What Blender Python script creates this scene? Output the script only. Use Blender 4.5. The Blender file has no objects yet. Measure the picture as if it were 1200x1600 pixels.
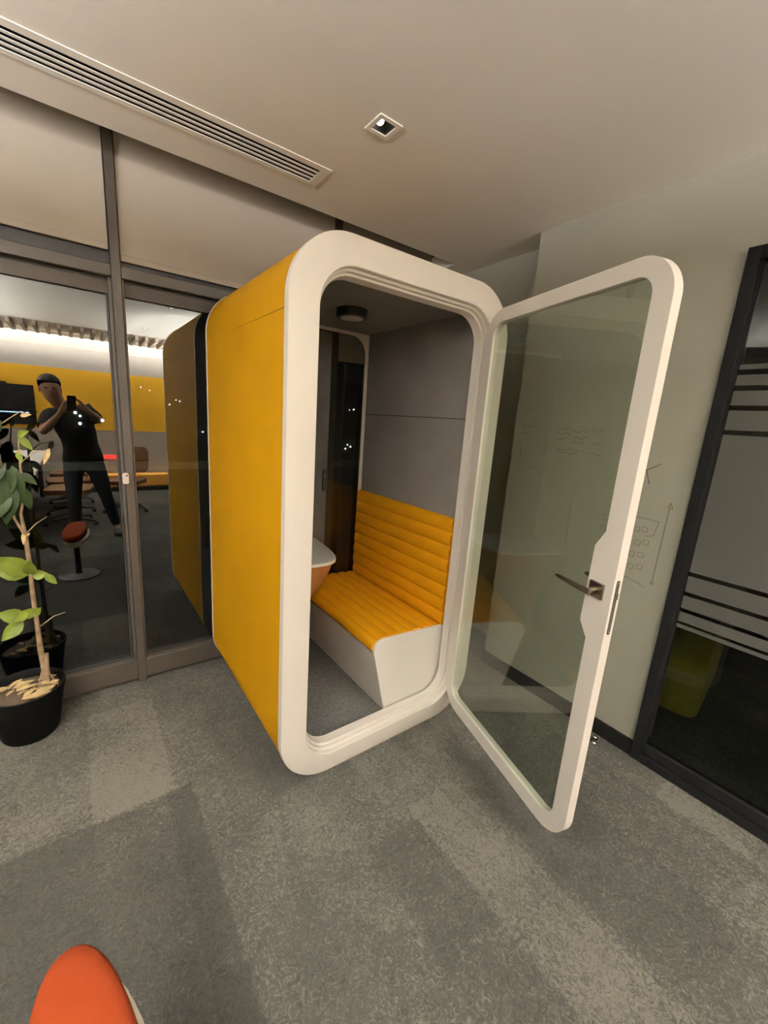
import bpy, bmesh, math, random
from mathutils import Vector, Matrix
random.seed(7)
S = bpy.context.scene
COL = S.collection
PI = math.pi

# ------------------------------------------------------------------ camera
F_PX, PX, PY = 640.0, 585.7, 798.3
YAW, PIT, ROL = math.radians(36.43), math.radians(-12.52), math.radians(3.77)
CAM = Vector((-0.5935, -1.3489, 1.5798))
fw = Vector((math.sin(YAW)*math.cos(PIT), math.cos(YAW)*math.cos(PIT), math.sin(PIT)))
rt = Vector((math.cos(YAW), -math.sin(YAW), 0.0))
up = rt.cross(fw)
r2 = rt*math.cos(ROL) + up*math.sin(ROL)
u2 = up*math.cos(ROL) - rt*math.sin(ROL)
cd = bpy.data.cameras.new('camera')
cam = bpy.data.objects.new('camera', cd)
COL.objects.link(cam)
M = Matrix((r2, u2, -fw)).transposed().to_4x4()
M.translation = CAM
cam.matrix_world = M
cd.sensor_fit = 'VERTICAL'
cd.sensor_height = 36.0
cd.lens = F_PX/1600.0*36.0
cd.shift_x = -(PX-600.0)/1600.0
cd.shift_y = (PY-800.0)/1600.0
cd.clip_start = 0.01
cd.clip_end = 300
S.camera = cam

# ------------------------------------------------------------------ world, exposure, large lights
w = bpy.data.worlds.new('night')
S.world = w
w.use_nodes = True
w.node_tree.nodes['Background'].inputs[0].default_value = (0.010, 0.011, 0.014, 1)
w.node_tree.nodes['Background'].inputs[1].default_value = 0.25
S.view_settings.view_transform = 'Standard'
S.view_settings.look = 'None'
S.view_settings.gamma = 1.0
S.view_settings.use_curve_mapping = False
S.view_settings.exposure = 0.22
WARM = (1.0, 0.93, 0.83)
NEUT = (1.0, 0.968, 0.925)
FILL_UP, FILL_DOWN, COVE, SPOT = 860.0, 22.0, 210.0, 6.0


def area(name, loc, sx, sy, power, col, up_=False):
    l = bpy.data.lights.new(name, 'AREA')
    l.shape = 'RECTANGLE'; l.size = sx; l.size_y = sy; l.energy = power; l.color = col
    o = bpy.data.objects.new(name, l); COL.objects.link(o)
    o.location = loc
    if up_: o.rotation_euler = (PI, 0, 0)
    return o

# ------------------------------------------------------------------ materials
MATS = {}


def new(name):
    m = bpy.data.materials.new(name); m.use_nodes = True
    nt = m.node_tree
    MATS[name] = m
    return m, nt, nt.nodes['Principled BSDF']


def nd(nt, t, **k):
    n = nt.nodes.new(t)
    for a, b in k.items(): setattr(n, a, b)
    return n


def plain(name, col, rough=0.5, metal=0.0, spec=0.5, var=0.0, vscale=8.0, bump=0.0, bscale=200.0, emit=None, es=0.0, coat=0.0):
    m, nt, b = new(name)
    b.inputs['Roughness'].default_value = rough
    b.inputs['Metallic'].default_value = metal
    b.inputs['Specular IOR Level'].default_value = spec
    b.inputs['Base Color'].default_value = (*col, 1)
    if coat: b.inputs['Coat Weight'].default_value = coat
    tc = nd(nt, 'ShaderNodeTexCoord')
    if var:
        n = nd(nt, 'ShaderNodeTexNoise'); n.inputs['Scale'].default_value = vscale; n.inputs['Detail'].default_value = 5
        nt.links.new(tc.outputs['Object'], n.inputs['Vector'])
        r = nd(nt, 'ShaderNodeValToRGB')
        r.color_ramp.elements[0].position = 0.3; r.color_ramp.elements[1].position = 0.7
        r.color_ramp.elements[0].color = (*[c*(1-var) for c in col], 1)
        r.color_ramp.elements[1].color = (*[min(1, c*(1+var)) for c in col], 1)
        nt.links.new(n.outputs['Fac'], r.inputs['Fac'])
        nt.links.new(r.outputs['Color'], b.inputs['Base Color'])
    if bump:
        n2 = nd(nt, 'ShaderNodeTexNoise'); n2.inputs['Scale'].default_value = bscale; n2.inputs['Detail'].default_value = 3
        nt.links.new(tc.outputs['Object'], n2.inputs['Vector'])
        bp = nd(nt, 'ShaderNodeBump'); bp.inputs['Strength'].default_value = bump; bp.inputs['Distance'].default_value = 0.002
        nt.links.new(n2.outputs['Fac'], bp.inputs['Height'])
        nt.links.new(bp.outputs['Normal'], b.inputs['Normal'])
    if emit:
        b.inputs['Emission Color'].default_value = (*emit, 1)
        b.inputs['Emission Strength'].default_value = es
    return m


def seamed(name, col, z, y_amp=0.0, width=0.0016, var=0.06, rough=0.6, bump=0.3, bscale=350, fade=None, dark=0.35):
    """fabric or laminate sheet with one thin horizontal joint at height z (object space)"""
    m = plain(name, col, rough=rough, spec=0.2, var=var, vscale=3.0, bump=bump, bscale=bscale)
    nt = m.node_tree; b = nt.nodes['Principled BSDF']
    src = b.inputs['Base Color'].links[0].from_socket
    tc = nd(nt, 'ShaderNodeTexCoord'); sp = nd(nt, 'ShaderNodeSeparateXYZ')
    nt.links.new(tc.outputs['Object'], sp.inputs[0])
    a = nd(nt, 'ShaderNodeMath', operation='SUBTRACT'); a.inputs[1].default_value = z
    nt.links.new(sp.outputs['Z'], a.inputs[0])
    ab = nd(nt, 'ShaderNodeMath', operation='ABSOLUTE'); nt.links.new(a.outputs[0], ab.inputs[0])
    lt = nd(nt, 'ShaderNodeMath', operation='LESS_THAN'); lt.inputs[1].default_value = width
    nt.links.new(ab.outputs[0], lt.inputs[0])
    fac = lt.outputs[0]
    if fade:
        mr = nd(nt, 'ShaderNodeMapRange'); mr.inputs[1].default_value = fade[0]; mr.inputs[2].default_value = fade[1]
        mr.inputs[3].default_value = 1; mr.inputs[4].default_value = 0
        nt.links.new(sp.outputs['Y'], mr.inputs[0])
        mu = nd(nt, 'ShaderNodeMath', operation='MULTIPLY')
        nt.links.new(fac, mu.inputs[0]); nt.links.new(mr.outputs[0], mu.inputs[1]); fac = mu.outputs[0]
    mx = nd(nt, 'ShaderNodeMix', data_type='RGBA')
    nt.links.new(fac, mx.inputs[0]); nt.links.new(src, mx.inputs[6])
    mx.inputs[7].default_value = (*[c*dark for c in col], 1)
    nt.links.new(mx.outputs[2], b.inputs['Base Color'])
    return m


def glass(name, tint, base=0.0, rough=0.0, ior=1.5, glossc=(1, 1, 1)):
    m, nt, b = new(name)
    nt.nodes.remove(b)
    out = nt.nodes['Material Output']
    tr = nd(nt, 'ShaderNodeBsdfTransparent'); tr.inputs[0].default_value = (*tint, 1)
    gl = nd(nt, 'ShaderNodeBsdfGlossy'); gl.inputs['Roughness'].default_value = rough; gl.inputs[0].default_value = (*glossc, 1)
    fr = nd(nt, 'ShaderNodeFresnel'); fr.inputs[0].default_value = ior
    ad = nd(nt, 'ShaderNodeMath', operation='ADD'); ad.use_clamp = True; ad.inputs[1].default_value = base
    ge = nd(nt, 'ShaderNodeNewGeometry')          # thin pane: same reflectance from either side
    io = nd(nt, 'ShaderNodeMapRange'); io.inputs[3].default_value = ior; io.inputs[4].default_value = 1.0/ior
    nt.links.new(ge.outputs['Backfacing'], io.inputs[0]); nt.links.new(io.outputs[0], fr.inputs[0])
    nt.links.new(fr.outputs[0], ad.inputs[0])
    mx = nd(nt, 'ShaderNodeMixShader')
    nt.links.new(ad.outputs[0], mx.inputs[0]); nt.links.new(tr.outputs[0], mx.inputs[1]); nt.links.new(gl.outputs[0], mx.inputs[2])
    nt.links.new(mx.outputs[0], out.inputs[0])
    return m


def film(name):
    """frosted film: scatters light, still half see-through"""
    m, nt, b = new(name)
    nt.nodes.remove(b)
    out = nt.nodes['Material Output']
    tr = nd(nt, 'ShaderNodeBsdfTransparent'); tr.inputs[0].default_value = (0.6, 0.6, 0.6, 1)
    df = nd(nt, 'ShaderNodeBsdfDiffuse'); df.inputs[0].default_value = (0.115, 0.117, 0.105, 1)
    mx = nd(nt, 'ShaderNodeMixShader'); mx.inputs[0].default_value = 0.72
    nt.links.new(tr.outputs[0], mx.inputs[1]); nt.links.new(df.outputs[0], mx.inputs[2])
    nt.links.new(mx.outputs[0], out.inputs[0])
    return m


def carpet(name):
    m, nt, b = new(name)
    b.inputs['Roughness'].default_value = 0.95
    b.inputs['Specular IOR Level'].default_value = 0.15
    tc = nd(nt, 'ShaderNodeTexCoord')
    mp = nd(nt, 'ShaderNodeMapping'); mp.inputs['Rotation'].default_value = (0, 0, math.radians(90)); mp.inputs['Location'].default_value = (0.3, 0.15, 0)
    nt.links.new(tc.outputs['Object'], mp.inputs[0])
    br = nd(nt, 'ShaderNodeTexBrick'); br.offset = 0.37; br.offset_frequency = 2
    br.inputs['Scale'].default_value = 1.0
    br.inputs['Mortar Size'].default_value = 0.0
    br.inputs['Brick Width'].default_value = 1.0
    br.inputs['Row Height'].default_value = 0.25
    br.inputs['Color1'].default_value = (0.10, 0.10, 0.10, 1)
    br.inputs['Color2'].default_value = (0.90, 0.90, 0.90, 1)
    nt.links.new(mp.outputs[0], br.inputs['Vector'])
    # large cloudy drift
    n1 = nd(nt, 'ShaderNodeTexNoise'); n1.inputs['Scale'].default_value = 1.9; n1.inputs['Detail'].default_value = 6; n1.inputs['Roughness'].default_value = 0.6
    nt.links.new(tc.outputs['Object'], n1.inputs['Vector'])
    # crumpled mid texture
    n2 = nd(nt, 'ShaderNodeTexNoise'); n2.inputs['Scale'].default_value = 42; n2.inputs['Detail'].default_value = 8; n2.inputs['Roughness'].default_value = 0.70; n2.inputs['Distortion'].default_value = 2.2
    nt.links.new(tc.outputs['Object'], n2.inputs['Vector'])
    n3 = nd(nt, 'ShaderNodeTexNoise'); n3.inputs['Scale'].default_value = 420; n3.inputs['Detail'].default_value = 2
    nt.links.new(tc.outputs['Object'], n3.inputs['Vector'])

    def mad(sock, mul, add=None, addv=0.0):
        a = nd(nt, 'ShaderNodeMath', operation='MULTIPLY_ADD'); a.inputs[1].default_value = mul; a.inputs[2].default_value = addv
        nt.links.new(sock, a.inputs[0])
        if add is not None: nt.links.new(add, a.inputs[2])
        return a.outputs[0]
    s = mad(br.outputs['Color'], 0.10, None, -0.06)
    s = mad(n1.outputs['Fac'], 0.55, s)
    s = mad(n2.outputs['Fac'], 1.0, s)
    s = mad(n3.outputs['Fac'], 0.35, s)
    # single planks of another dye lot, laid where the photo shows them (x0, x1, y0, y1, tone)
    wn = nd(nt, 'ShaderNodeTexNoise'); wn.inputs['Scale'].default_value = 30; wn.inputs['Detail'].default_value = 4
    nt.links.new(tc.outputs['Object'], wn.inputs['Vector'])
    wv = nd(nt, 'ShaderNodeVectorMath', operation='MULTIPLY_ADD'); wv.inputs[1].default_value = (0.03, 0.03, 0); 
    nt.links.new(wn.outputs['Color'], wv.inputs[0]); nt.links.new(tc.outputs['Object'], wv.inputs[2])
    sp = nd(nt, 'ShaderNodeSeparateXYZ'); nt.links.new(wv.outputs[0], sp.inputs[0])
    for x0, x1, y0, y1, tone in ((-1.32, -0.30, -1.3, 0.255, -0.15), (-0.65, -0.36, 0.24, 0.93, 0.09), (0.42, 0.685, -1.35, -0.34, 0.08), (1.42, 1.70, -1.24, -0.90, 0.08),
                                 (0.72, 1.40, -1.62, -0.44, -0.05), (0.19, 0.42, -0.80, -0.40, -0.04), (-0.28, 0.18, -1.2, -0.6, 0.03), (-0.04, 0.40, 0.0, 0.5, -0.04)):
        def edge(sock, c, half):
            q = nd(nt, 'ShaderNodeMath', operation='SUBTRACT'); nt.links.new(sock, q.inputs[0]); q.inputs[1].default_value = c
            a_ = nd(nt, 'ShaderNodeMath', operation='ABSOLUTE'); nt.links.new(q.outputs[0], a_.inputs[0])
            m_ = nd(nt, 'ShaderNodeMapRange'); m_.inputs[1].default_value = half+0.006; m_.inputs[2].default_value = half-0.006
            nt.links.new(a_.outputs[0], m_.inputs[0]); return m_.outputs[0]
        ex = edge(sp.outputs['X'], (x0+x1)/2+0.015, (x1-x0)/2); ey = edge(sp.outputs['Y'], (y0+y1)/2+0.015, (y1-y0)/2)
        pr_ = nd(nt, 'ShaderNodeMath', operation='MULTIPLY'); nt.links.new(ex, pr_.inputs[0]); nt.links.new(ey, pr_.inputs[1])
        s = mad(pr_.outputs[0], tone, s)
    r = nd(nt, 'ShaderNodeValToRGB')
    e = r.color_ramp.elements
    e[0].position = 0.62; e[0].color = (0.029, 0.028, 0.024, 1)
    e[1].position = 1.0; e[1].color = (0.140, 0.132, 0.110, 1)
    x = r.color_ramp.elements.new(0.86); x.color = (0.059, 0.057, 0.049, 1)
    sc = nd(nt, 'ShaderNodeMath', operation='MULTIPLY'); sc.inputs[1].default_value = 0.93
    nt.links.new(s, sc.inputs[0]); nt.links.new(sc.outputs[0], r.inputs['Fac'])
    nt.links.new(r.outputs['Color'], b.inputs['Base Color'])
    bp = nd(nt, 'ShaderNodeBump'); bp.inputs['Strength'].default_value = 0.8; bp.inputs['Distance'].default_value = 0.010
    nt.links.new(n2.outputs['Fac'], bp.inputs['Height']); nt.links.new(bp.outputs['Normal'], b.inputs['Normal'])
    return m


def wood(name, c1, c2, scale=3.0):
    m, nt, b = new(name)
    b.inputs['Roughness'].default_value = 0.45
    tc = nd(nt, 'ShaderNodeTexCoord'); mp = nd(nt, 'ShaderNodeMapping'); mp.inputs['Scale'].default_value = (scale*6, scale*6, scale*0.6)
    n = nd(nt, 'ShaderNodeTexNoise'); n.inputs['Scale'].default_value = 3; n.inputs['Detail'].default_value = 6
    r = nd(nt, 'ShaderNodeValToRGB'); r.color_ramp.elements[0].color = (*c1, 1); r.color_ramp.elements[1].color = (*c2, 1)
    r.color_ramp.elements[0].position = 0.35; r.color_ramp.elements[1].position = 0.65
    nt.links.new(tc.outputs['Object'], mp.inputs[0]); nt.links.new(mp.outputs[0], n.inputs['Vector'])
    nt.links.new(n.outputs['Fac'], r.inputs['Fac']); nt.links.new(r.outputs['Color'], b.inputs['Base Color'])
    return m


M_CEIL = plain('ceiling_paint', (0.86, 0.825, 0.76), 0.95, spec=0.2, var=0.015, vscale=1.5, bump=0.15, bscale=300)
M_WALL = plain('greige_wall_paint', (0.305, 0.300, 0.250), 0.7, var=0.04, vscale=2.2, bump=0.1, bscale=240)
M_WALL2 = plain('grey_back_wall_paint', (0.42, 0.37, 0.32), 0.8, var=0.05)
M_YBAND = plain('yellow_wall_band', (0.80, 0.42, 0.012), 0.7, var=0.07, vscale=4)
M_FLOOR = carpet('grey_carpet_planks')
M_SKIRT = plain('black_skirting', (0.007, 0.007, 0.0072), 0.6, spec=0.05, var=0.1)
M_BLACK = plain('black_powder_coat', (0.007, 0.007, 0.0072), 0.6, spec=0.05, var=0.15, vscale=20)
M_BRONZE = plain('bronze_aluminium', (0.044, 0.036, 0.028), 0.5, metal=0.1, var=0.08, vscale=10)
M_BRONZED = plain('dark_gasket', (0.012, 0.011, 0.010), 0.6, var=0.1)
M_BAND = plain('dark_brown_band', (0.034, 0.026, 0.019), 0.5, spec=0.3, var=0.1)
M_BLIND = plain('beige_blind_fabric', (0.335, 0.300, 0.255), 0.85, var=0.03, vscale=3, bump=0.2, bscale=700)
M_WHITE = plain('white_pod_lacquer', (0.78, 0.745, 0.68), 0.42, var=0.015, vscale=5)
M_WHITE2 = plain('white_bench_laminate', (0.86, 0.84, 0.79), 0.4, var=0.015, vscale=5)
M_YELLOW = seamed('yellow_pod_felt', (0.51, 0.252, 0.0004), 1.925, fade=(0.05, 0.75), rough=0.62, width=0.0022)
M_UPH = plain('yellow_upholstery', (0.76, 0.345, 0.004), 0.6, spec=0.3, var=0.04, vscale=9, bump=0.2, bscale=500)
M_FELT = seamed('charcoal_acoustic_felt', (0.20, 0.185, 0.17), 1.612, rough=0.95, var=0.12, width=0.0028, bump=0.5, bscale=260, dark=0.3)
M_FELTD = plain('dark_acoustic_felt', (0.095, 0.088, 0.080), 0.95, var=0.12, bump=0.4, bscale=260)
M_FELTR = plain('grey_roof_felt', (0.26, 0.235, 0.21), 0.95, var=0.1, bump=0.4, bscale=260)
M_INFLOOR = plain('pod_floor_carpet', (0.13, 0.13, 0.12), 0.95, var=0.35, vscale=60, bump=0.5, bscale=120)
M_DGLASS = glass('clear_door_glass', (0.82, 0.86, 0.81), base=0.0)
M_WGLASS = glass('night_window_glass', (0.55, 0.58, 0.55), base=0.10)
M_PGLASS = glass('pod_rear_glass', (0.80, 0.82, 0.80), base=0.0)
M_RGLASS = glass('partition_glass', (0.55, 0.58, 0.54), base=0.0, ior=1.42)
M_FILM = film('frosted_film')
M_CHROME = plain('satin_nickel', (0.27, 0.235, 0.18), 0.28, metal=1.0, var=0.05)
M_DCHROME = plain('dark_steel', (0.075, 0.068, 0.058), 0.45, metal=0.3, var=0.1)
M_TABLE = plain('white_table_laminate', (0.86, 0.87, 0.83), 0.4, var=0.01)
M_WOODP = wood('orange_brown_veneer', (0.34, 0.135, 0.035), (0.42, 0.18, 0.055))
M_LAMPH = plain('black_lamp_body', (0.015, 0.014, 0.014), 0.5, var=0.1)
M_LENS = plain('opal_lens_off', (0.55, 0.54, 0.52), 0.4, var=0.02)
M_SLOT = plain('vent_dark_inside', (0.015, 0.014, 0.012), 0.9, var=0.1)
M_BULB = plain('lamp_lens_lit', (0.9, 0.88, 0.82), 0.2, emit=(1, 0.95, 0.85), es=2.2)
M_REFL = plain('downlight_baffle', (0.035, 0.034, 0.026), 0.5, var=0.1)
M_GLOW = plain('lamp_glow', (0.9, 0.88, 0.82), 0.3, emit=(1, 0.86, 0.66), es=9.0)
M_POT = plain('black_plastic_pot', (0.0022, 0.0022, 0.002), 0.7, spec=0.06, var=0.1)
M_SOIL = plain('potting_soil', (0.055, 0.035, 0.020), 0.95, var=0.5, vscale=40, bump=1.0, bscale=60)
M_STEM = plain('plant_stem_bark', (0.22, 0.155, 0.09), 0.7, var=0.35, vscale=30, bump=0.5, bscale=90)
M_LEAF = plain('leaf_green', (0.100, 0.132, 0.016), 0.5, spec=0.2, var=0.35, vscale=14)
M_LEAFD = plain('leaf_dark_green', (0.011, 0.020, 0.005), 0.42, spec=0.15, var=0.4, vscale=14)
M_DRY = plain('dry_leaf', (0.42, 0.31, 0.15), 0.8, var=0.3, vscale=18)
M_ORANGE = plain('orange_upholstery', (0.150, 0.021, 0.0035), 0.9, spec=0.15, var=0.06, vscale=12, bump=0.4, bscale=400)
M_SHELL = plain('cream_seat_shell', (0.66, 0.62, 0.52), 0.4, var=0.02)
M_MARK = plain('faded_marker', (0.11, 0.105, 0.085), 0.8, var=0.3, vscale=30)
M_MARKF = plain('smudged_marker', (0.20, 0.195, 0.16), 0.8, var=0.15, vscale=30)
M_PLASTIC = plain('white_plastic', (0.80, 0.77, 0.74), 0.4, var=0.02)
M_STEEL = plain('polished_steel', (0.7, 0.69, 0.66), 0.15, metal=1.0, var=0.03)
M_CITY = plain('city_lamp', (1, 1, 1), 0.5, emit=(1.0, 0.97, 0.9), es=14)
M_RAILING = plain('balcony_rail_metal', (0.45, 0.46, 0.42), 0.5, var=0.1)
M_OLIVE = plain('yellow_green_wool', (0.48, 0.42, 0.02), 0.9, var=0.12, vscale=20)
M_DESK = plain('white_desk', (0.72, 0.69, 0.63), 0.45, var=0.03)
M_SCREEN = plain('screen_black', (0.008, 0.008, 0.010), 0.25, var=0.1)
M_BLUE = plain('screen_edge_glow', (0.3, 0.5, 0.9), 0.4, emit=(0.45, 0.7, 1.0), es=6)
M_RED = plain('red_led', (0.8, 0.05, 0.04), 0.4, emit=(1.0, 0.07, 0.05), es=3.2)
M_SLAT = plain('baffle_taupe', (0.30, 0.25, 0.20), 0.8, var=0.1)
M_CHAIRW = plain('chair_brown_leather', (0.20, 0.095, 0.04), 0.35, var=0.2)
M_CHAIRB = plain('chair_black', (0.016, 0.015, 0.014), 0.5, var=0.1)
M_ORB = plain('orange_bench_fabric', (0.85, 0.40, 0.06), 0.8, var=0.06)
M_SKIN = plain('skin', (0.42, 0.23, 0.14), 0.55, var=0.06)
M_HAIR = plain('dark_hair', (0.012, 0.009, 0.007), 0.6, var=0.2, vscale=60)
M_SHIRT = plain('black_shirt', (0.010, 0.009, 0.009), 0.9, var=0.2)
M_JEANS = plain('dark_jeans', (0.022, 0.026, 0.034), 0.85, var=0.25, vscale=30)
M_SHOE = plain('dark_shoe', (0.03, 0.03, 0.03), 0.6, var=0.1)
M_PHONE = plain('phone_black', (0.01, 0.01, 0.012), 0.2, var=0.1)
M_EYE = plain('eye', (0.05, 0.03, 0.02), 0.2, var=0.1)
M_LIP = plain('lips', (0.32, 0.13, 0.10), 0.5, var=0.1)
M_PAPER = plain('paper', (0.75, 0.73, 0.68), 0.8, var=0.02)

# ------------------------------------------------------------------ object helpers
ORG = {}


def thing(name, label, cat, loc=(0, 0, 0), group=None, kind=None):
    o = bpy.data.objects.new(name, None); COL.objects.link(o)
    o.empty_display_size = 0.05
    o.location = loc; ORG[o.name] = Vector(loc)
    if label: o['label'] = label
    if cat: o['category'] = cat
    if group: o['group'] = group
    if kind: o['kind'] = kind
    return o


def root_org(o):
    while o is not None and o.name not in ORG: o = o.parent
    return ORG[o.name] if o is not None else Vector((0, 0, 0))


def smooth(me, ang=35):
    for p in me.polygons: p.use_smooth = True
    try: me.set_sharp_from_angle(angle=math.radians(ang))
    except Exception: pass


def obj(name, bm, mat, parent=None, ang=35, bevel=0.0, org=None, label=None, cat=None, group=None, kind=None, recalc=True):
    """world-space bmesh -> one mesh object; under a parent it is expressed from the thing's base"""
    if recalc: bmesh.ops.recalc_face_normals(bm, faces=bm.faces)
    off = root_org(parent) if parent is not None else Vector(org or (0, 0, 0))
    bmesh.ops.translate(bm, verts=bm.verts, vec=-off)
    me = bpy.data.meshes.new(name); bm.to_mesh(me); bm.free()
    mats = mat if isinstance(mat, (list, tuple)) else [mat]
    for m in mats: me.materials.append(m)
    smooth(me, ang)
    o = bpy.data.objects.new(name, me); COL.objects.link(o)
    if parent is not None: o.parent = parent
    else: o.location = off
    if bevel:
        b = o.modifiers.new('bevel', 'BEVEL'); b.width = bevel; b.segments = 2; b.limit_method = 'ANGLE'; b.angle_limit = math.radians(40)
        b.harden_normals = False
    for k, v in (('label', label), ('category', cat), ('group', group), ('kind', kind)):
        if v: o[k] = v
    return o


def box(bm, x0, x1, y0, y1, z0, z1, mi=0):
    vs = [bm.verts.new((x, y, z)) for x in (x0, x1) for y in (y0, y1) for z in (z0, z1)]
    for f in ((0, 1, 3, 2), (4, 6, 7, 5), (0, 4, 5, 1), (2, 3, 7, 6), (0, 2, 6, 4), (1, 5, 7, 3)):
        fc = bm.faces.new([vs[i] for i in f]); fc.material_index = mi
    return vs


def B(*a):
    bm = bmesh.new(); box(bm, *a); return bm


def rrect(x0, x1, z0, z1, r, n=12):
    """rounded rectangle loop (a, b) counter-clockwise"""
    out = []
    for cx, cz, a0 in ((x1-r, z1-r, 0), (x0+r, z1-r, 90), (x0+r, z0+r, 180), (x1-r, z0+r, 270)):
        for i in range(n+1):
            a = math.radians(a0+90.0*i/n)
            out.append((cx+r*math.cos(a), cz+r*math.sin(a)))
    return out


def loft(bm, rings, closed=True, cap=False):
    L = [[bm.verts.new(p) for p in r] for r in rings]
    n = len(L[0])
    pairs = list(zip(L[:-1], L[1:])) + ([(L[-1], L[0])] if closed else [])
    for a, b in pairs:
        for i in range(n):
            bm.faces.new((a[i], a[(i+1) % n], b[(i+1) % n], b[i]))
    if cap and not closed:
        bm.faces.new(L[0]); bm.faces.new(L[-1])
    return L


def slab(bm, outer, holes, t0, t1, fn):
    """plate with holes: loops in (a,b), thickness t0..t1, fn(a,b,t)->xyz"""
    vloops = []
    for t in (t0, t1):
        edges = []; ls = []
        for lp in [outer]+holes:
            vs = [bm.verts.new(fn(a, b, t)) for a, b in lp]
            ls.append(vs)
            for i in range(len(vs)): edges.append(bm.edges.new((vs[i], vs[(i+1) % len(vs)])))
        bmesh.ops.triangle_fill(bm, use_beauty=True, use_dissolve=False, edges=edges)
        vloops.append(ls)
    for la, lb in zip(*vloops):
        n = len(la)
        for i in range(n): bm.faces.new((la[i], la[(i+1) % n], lb[(i+1) % n], lb[i]))


def tube(bm, pts, rad, seg=8, cap=True):
    pts = [Vector(p) for p in pts]
    rs = rad if isinstance(rad, (list, tuple)) else [rad]*len(pts)
    rings = []; prev = None
    for i, p in enumerate(pts):
        d = (pts[min(i+1, len(pts)-1)]-pts[max(i-1, 0)]).normalized()
        if prev is None:
            a = d.cross(Vector((0, 0, 1)))
            if a.length < 1e-3: a = d.cross(Vector((1, 0, 0)))
        else: a = prev-d*prev.dot(d)
        a.normalize(); prev = a; b = d.cross(a)
        rings.append([p+(a*math.cos(2*PI*k/seg)+b*math.sin(2*PI*k/seg))*rs[i] for k in range(seg)])
    loft(bm, rings, closed=False, cap=cap)


def lathe(bm, prof, c, seg=40, close=True):
    """prof: (radius, z) list from bottom to top around centre c"""
    rings = [[(c[0]+r*math.cos(2*PI*k/seg), c[1]+r*math.sin(2*PI*k/seg), c[2]+z) for k in range(seg)] for r, z in prof]
    loft(bm, rings, closed=False, cap=close)


def grid_plate(bm, x0, x1, y0, y1, z0, z1, holes):
    """horizontal slab with rectangular holes"""
    xs = sorted({x0, x1, *[h[0] for h in holes], *[h[1] for h in holes]})
    ys = sorted({y0, y1, *[h[2] for h in holes], *[h[3] for h in holes]})
    for i in range(len(xs)-1):
        for j in range(len(ys)-1):
            cx, cy = (xs[i]+xs[i+1])/2, (ys[j]+ys[j+1])/2
            if any(h[0] < cx < h[1] and h[2] < cy < h[3] for h in holes): continue
            box(bm, xs[i], xs[i+1], ys[j], ys[j+1], z0, z1)
    bmesh.ops.remove_doubles(bm, verts=bm.verts, dist=1e-5)


def sphere(bm, c, r, sx=1, sy=1, sz=1, u=16, v=10, rot=None):
    m = Matrix.Translation(c) @ (rot.to_4x4() if rot else Matrix.Identity(4)) @ Matrix.Diagonal((r*sx, r*sy, r*sz, 1))
    bmesh.ops.create_uvsphere(bm, u_segments=u, v_segments=v, radius=1, matrix=m)


# ------------------------------------------------------------------ key dimensions
W, D, H = 1.127, 1.05, 2.20          # pod outer size
ZC = 2.65                            # ceiling
XR, XR2 = 1.583, 1.775               # right wall, recessed right wall
YF = 1.112                           # window frame front
YG = 1.17                            # window glass
YBACK, XLEFT = -5.3, -4.2

# ------------------------------------------------------------------ structure
obj('floor', B(XLEFT-0.1, 4.2, YBACK-0.1, 1.34, -0.12, 0), M_FLOOR, kind='structure')

DL = [(0.431, 0.142), (0.39, -1.72), (0.35, -3.44), (-1.45, 0.142), (-1.45, -1.72), (-1.45, -3.44), (-3.2, -1.72)]
VX0, VX1, VY0, VY1 = -1.75, 0.415, 0.530, 0.678
holes = [(VX0, VX1, VY0, VY1)] + [(x-0.034, x+0.034, y-0.034, y+0.034) for x, y in DL]
bm = bmesh.new()
grid_plate(bm, XLEFT, XR2, YBACK, 0.892, ZC, ZC+0.10, holes)
obj('ceiling', bm, M_CEIL, kind='structure')
bm = bmesh.new()
box(bm, 1.605, XR2, 0.892, 1.25, ZC, ZC+0.1)
obj('ceiling_corner', bm, M_CEIL, kind='structure')
obj('ceiling_pocket', B(XLEFT, 1.605, 0.87, 1.30, 2.94, 3.0), M_CEIL, kind='structure')
obj('trim_1', B(XLEFT, 1.605, 0.878, 0.892, ZC+0.1, 2.94), M_CEIL, kind='structure')

obj('wall_right', B(XR, XR+0.25, -0.73, 0.223, 0, 2.95), M_WALL, kind='structure')
obj('wall_right_recess', B(XR2, XR2+0.1, 0.223, 1.34, 0, 2.95), M_WALL, kind='structure')
obj('wall_right_header', B(XR, XR+0.1, -4.0, -0.73, 2.32, 2.95), M_WALL, kind='structure')
obj('wall_right_far', B(XR, XR+0.1, YBACK, -4.0, 0, 2.95), M_WALL, kind='structure')
obj('wall_left', B(XLEFT-0.1, XLEFT, YBACK, 1.34, 0, 2.95), M_WALL2, kind='structure')
bm = bmesh.new()
YB0, YB1 = 1.08, 2.085
box(bm, XLEFT, XR, YBACK-0.1, YBACK, 0, YB0)
box(bm, XLEFT, XR, YBACK-0.1, YBACK, YB1, 2.95)
obj('wall_back', bm, M_WALL2, kind='structure')
obj('wall_back_yellow_band', B(XLEFT, XR, YBACK-0.1, YBACK+0.004, YB0, YB1), M_YBAND, kind='structure')
# skirting on the right wall, wrapping its end
bm = bmesh.new()
box(bm, XR-0.012, XR, -0.728, 0.223, 0, 0.085)
box(bm, XR-0.012, XR+0.19, 0.223, 0.235, 0, 0.085)
obj('baseboard_right', bm, M_SKIRT, bevel=0.002, kind='structure')
obj('baseboard_recess', B(XR2-0.012, XR2, 0.24, 1.10, 0, 0.085), M_SKIRT, bevel=0.002, kind='structure')

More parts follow.
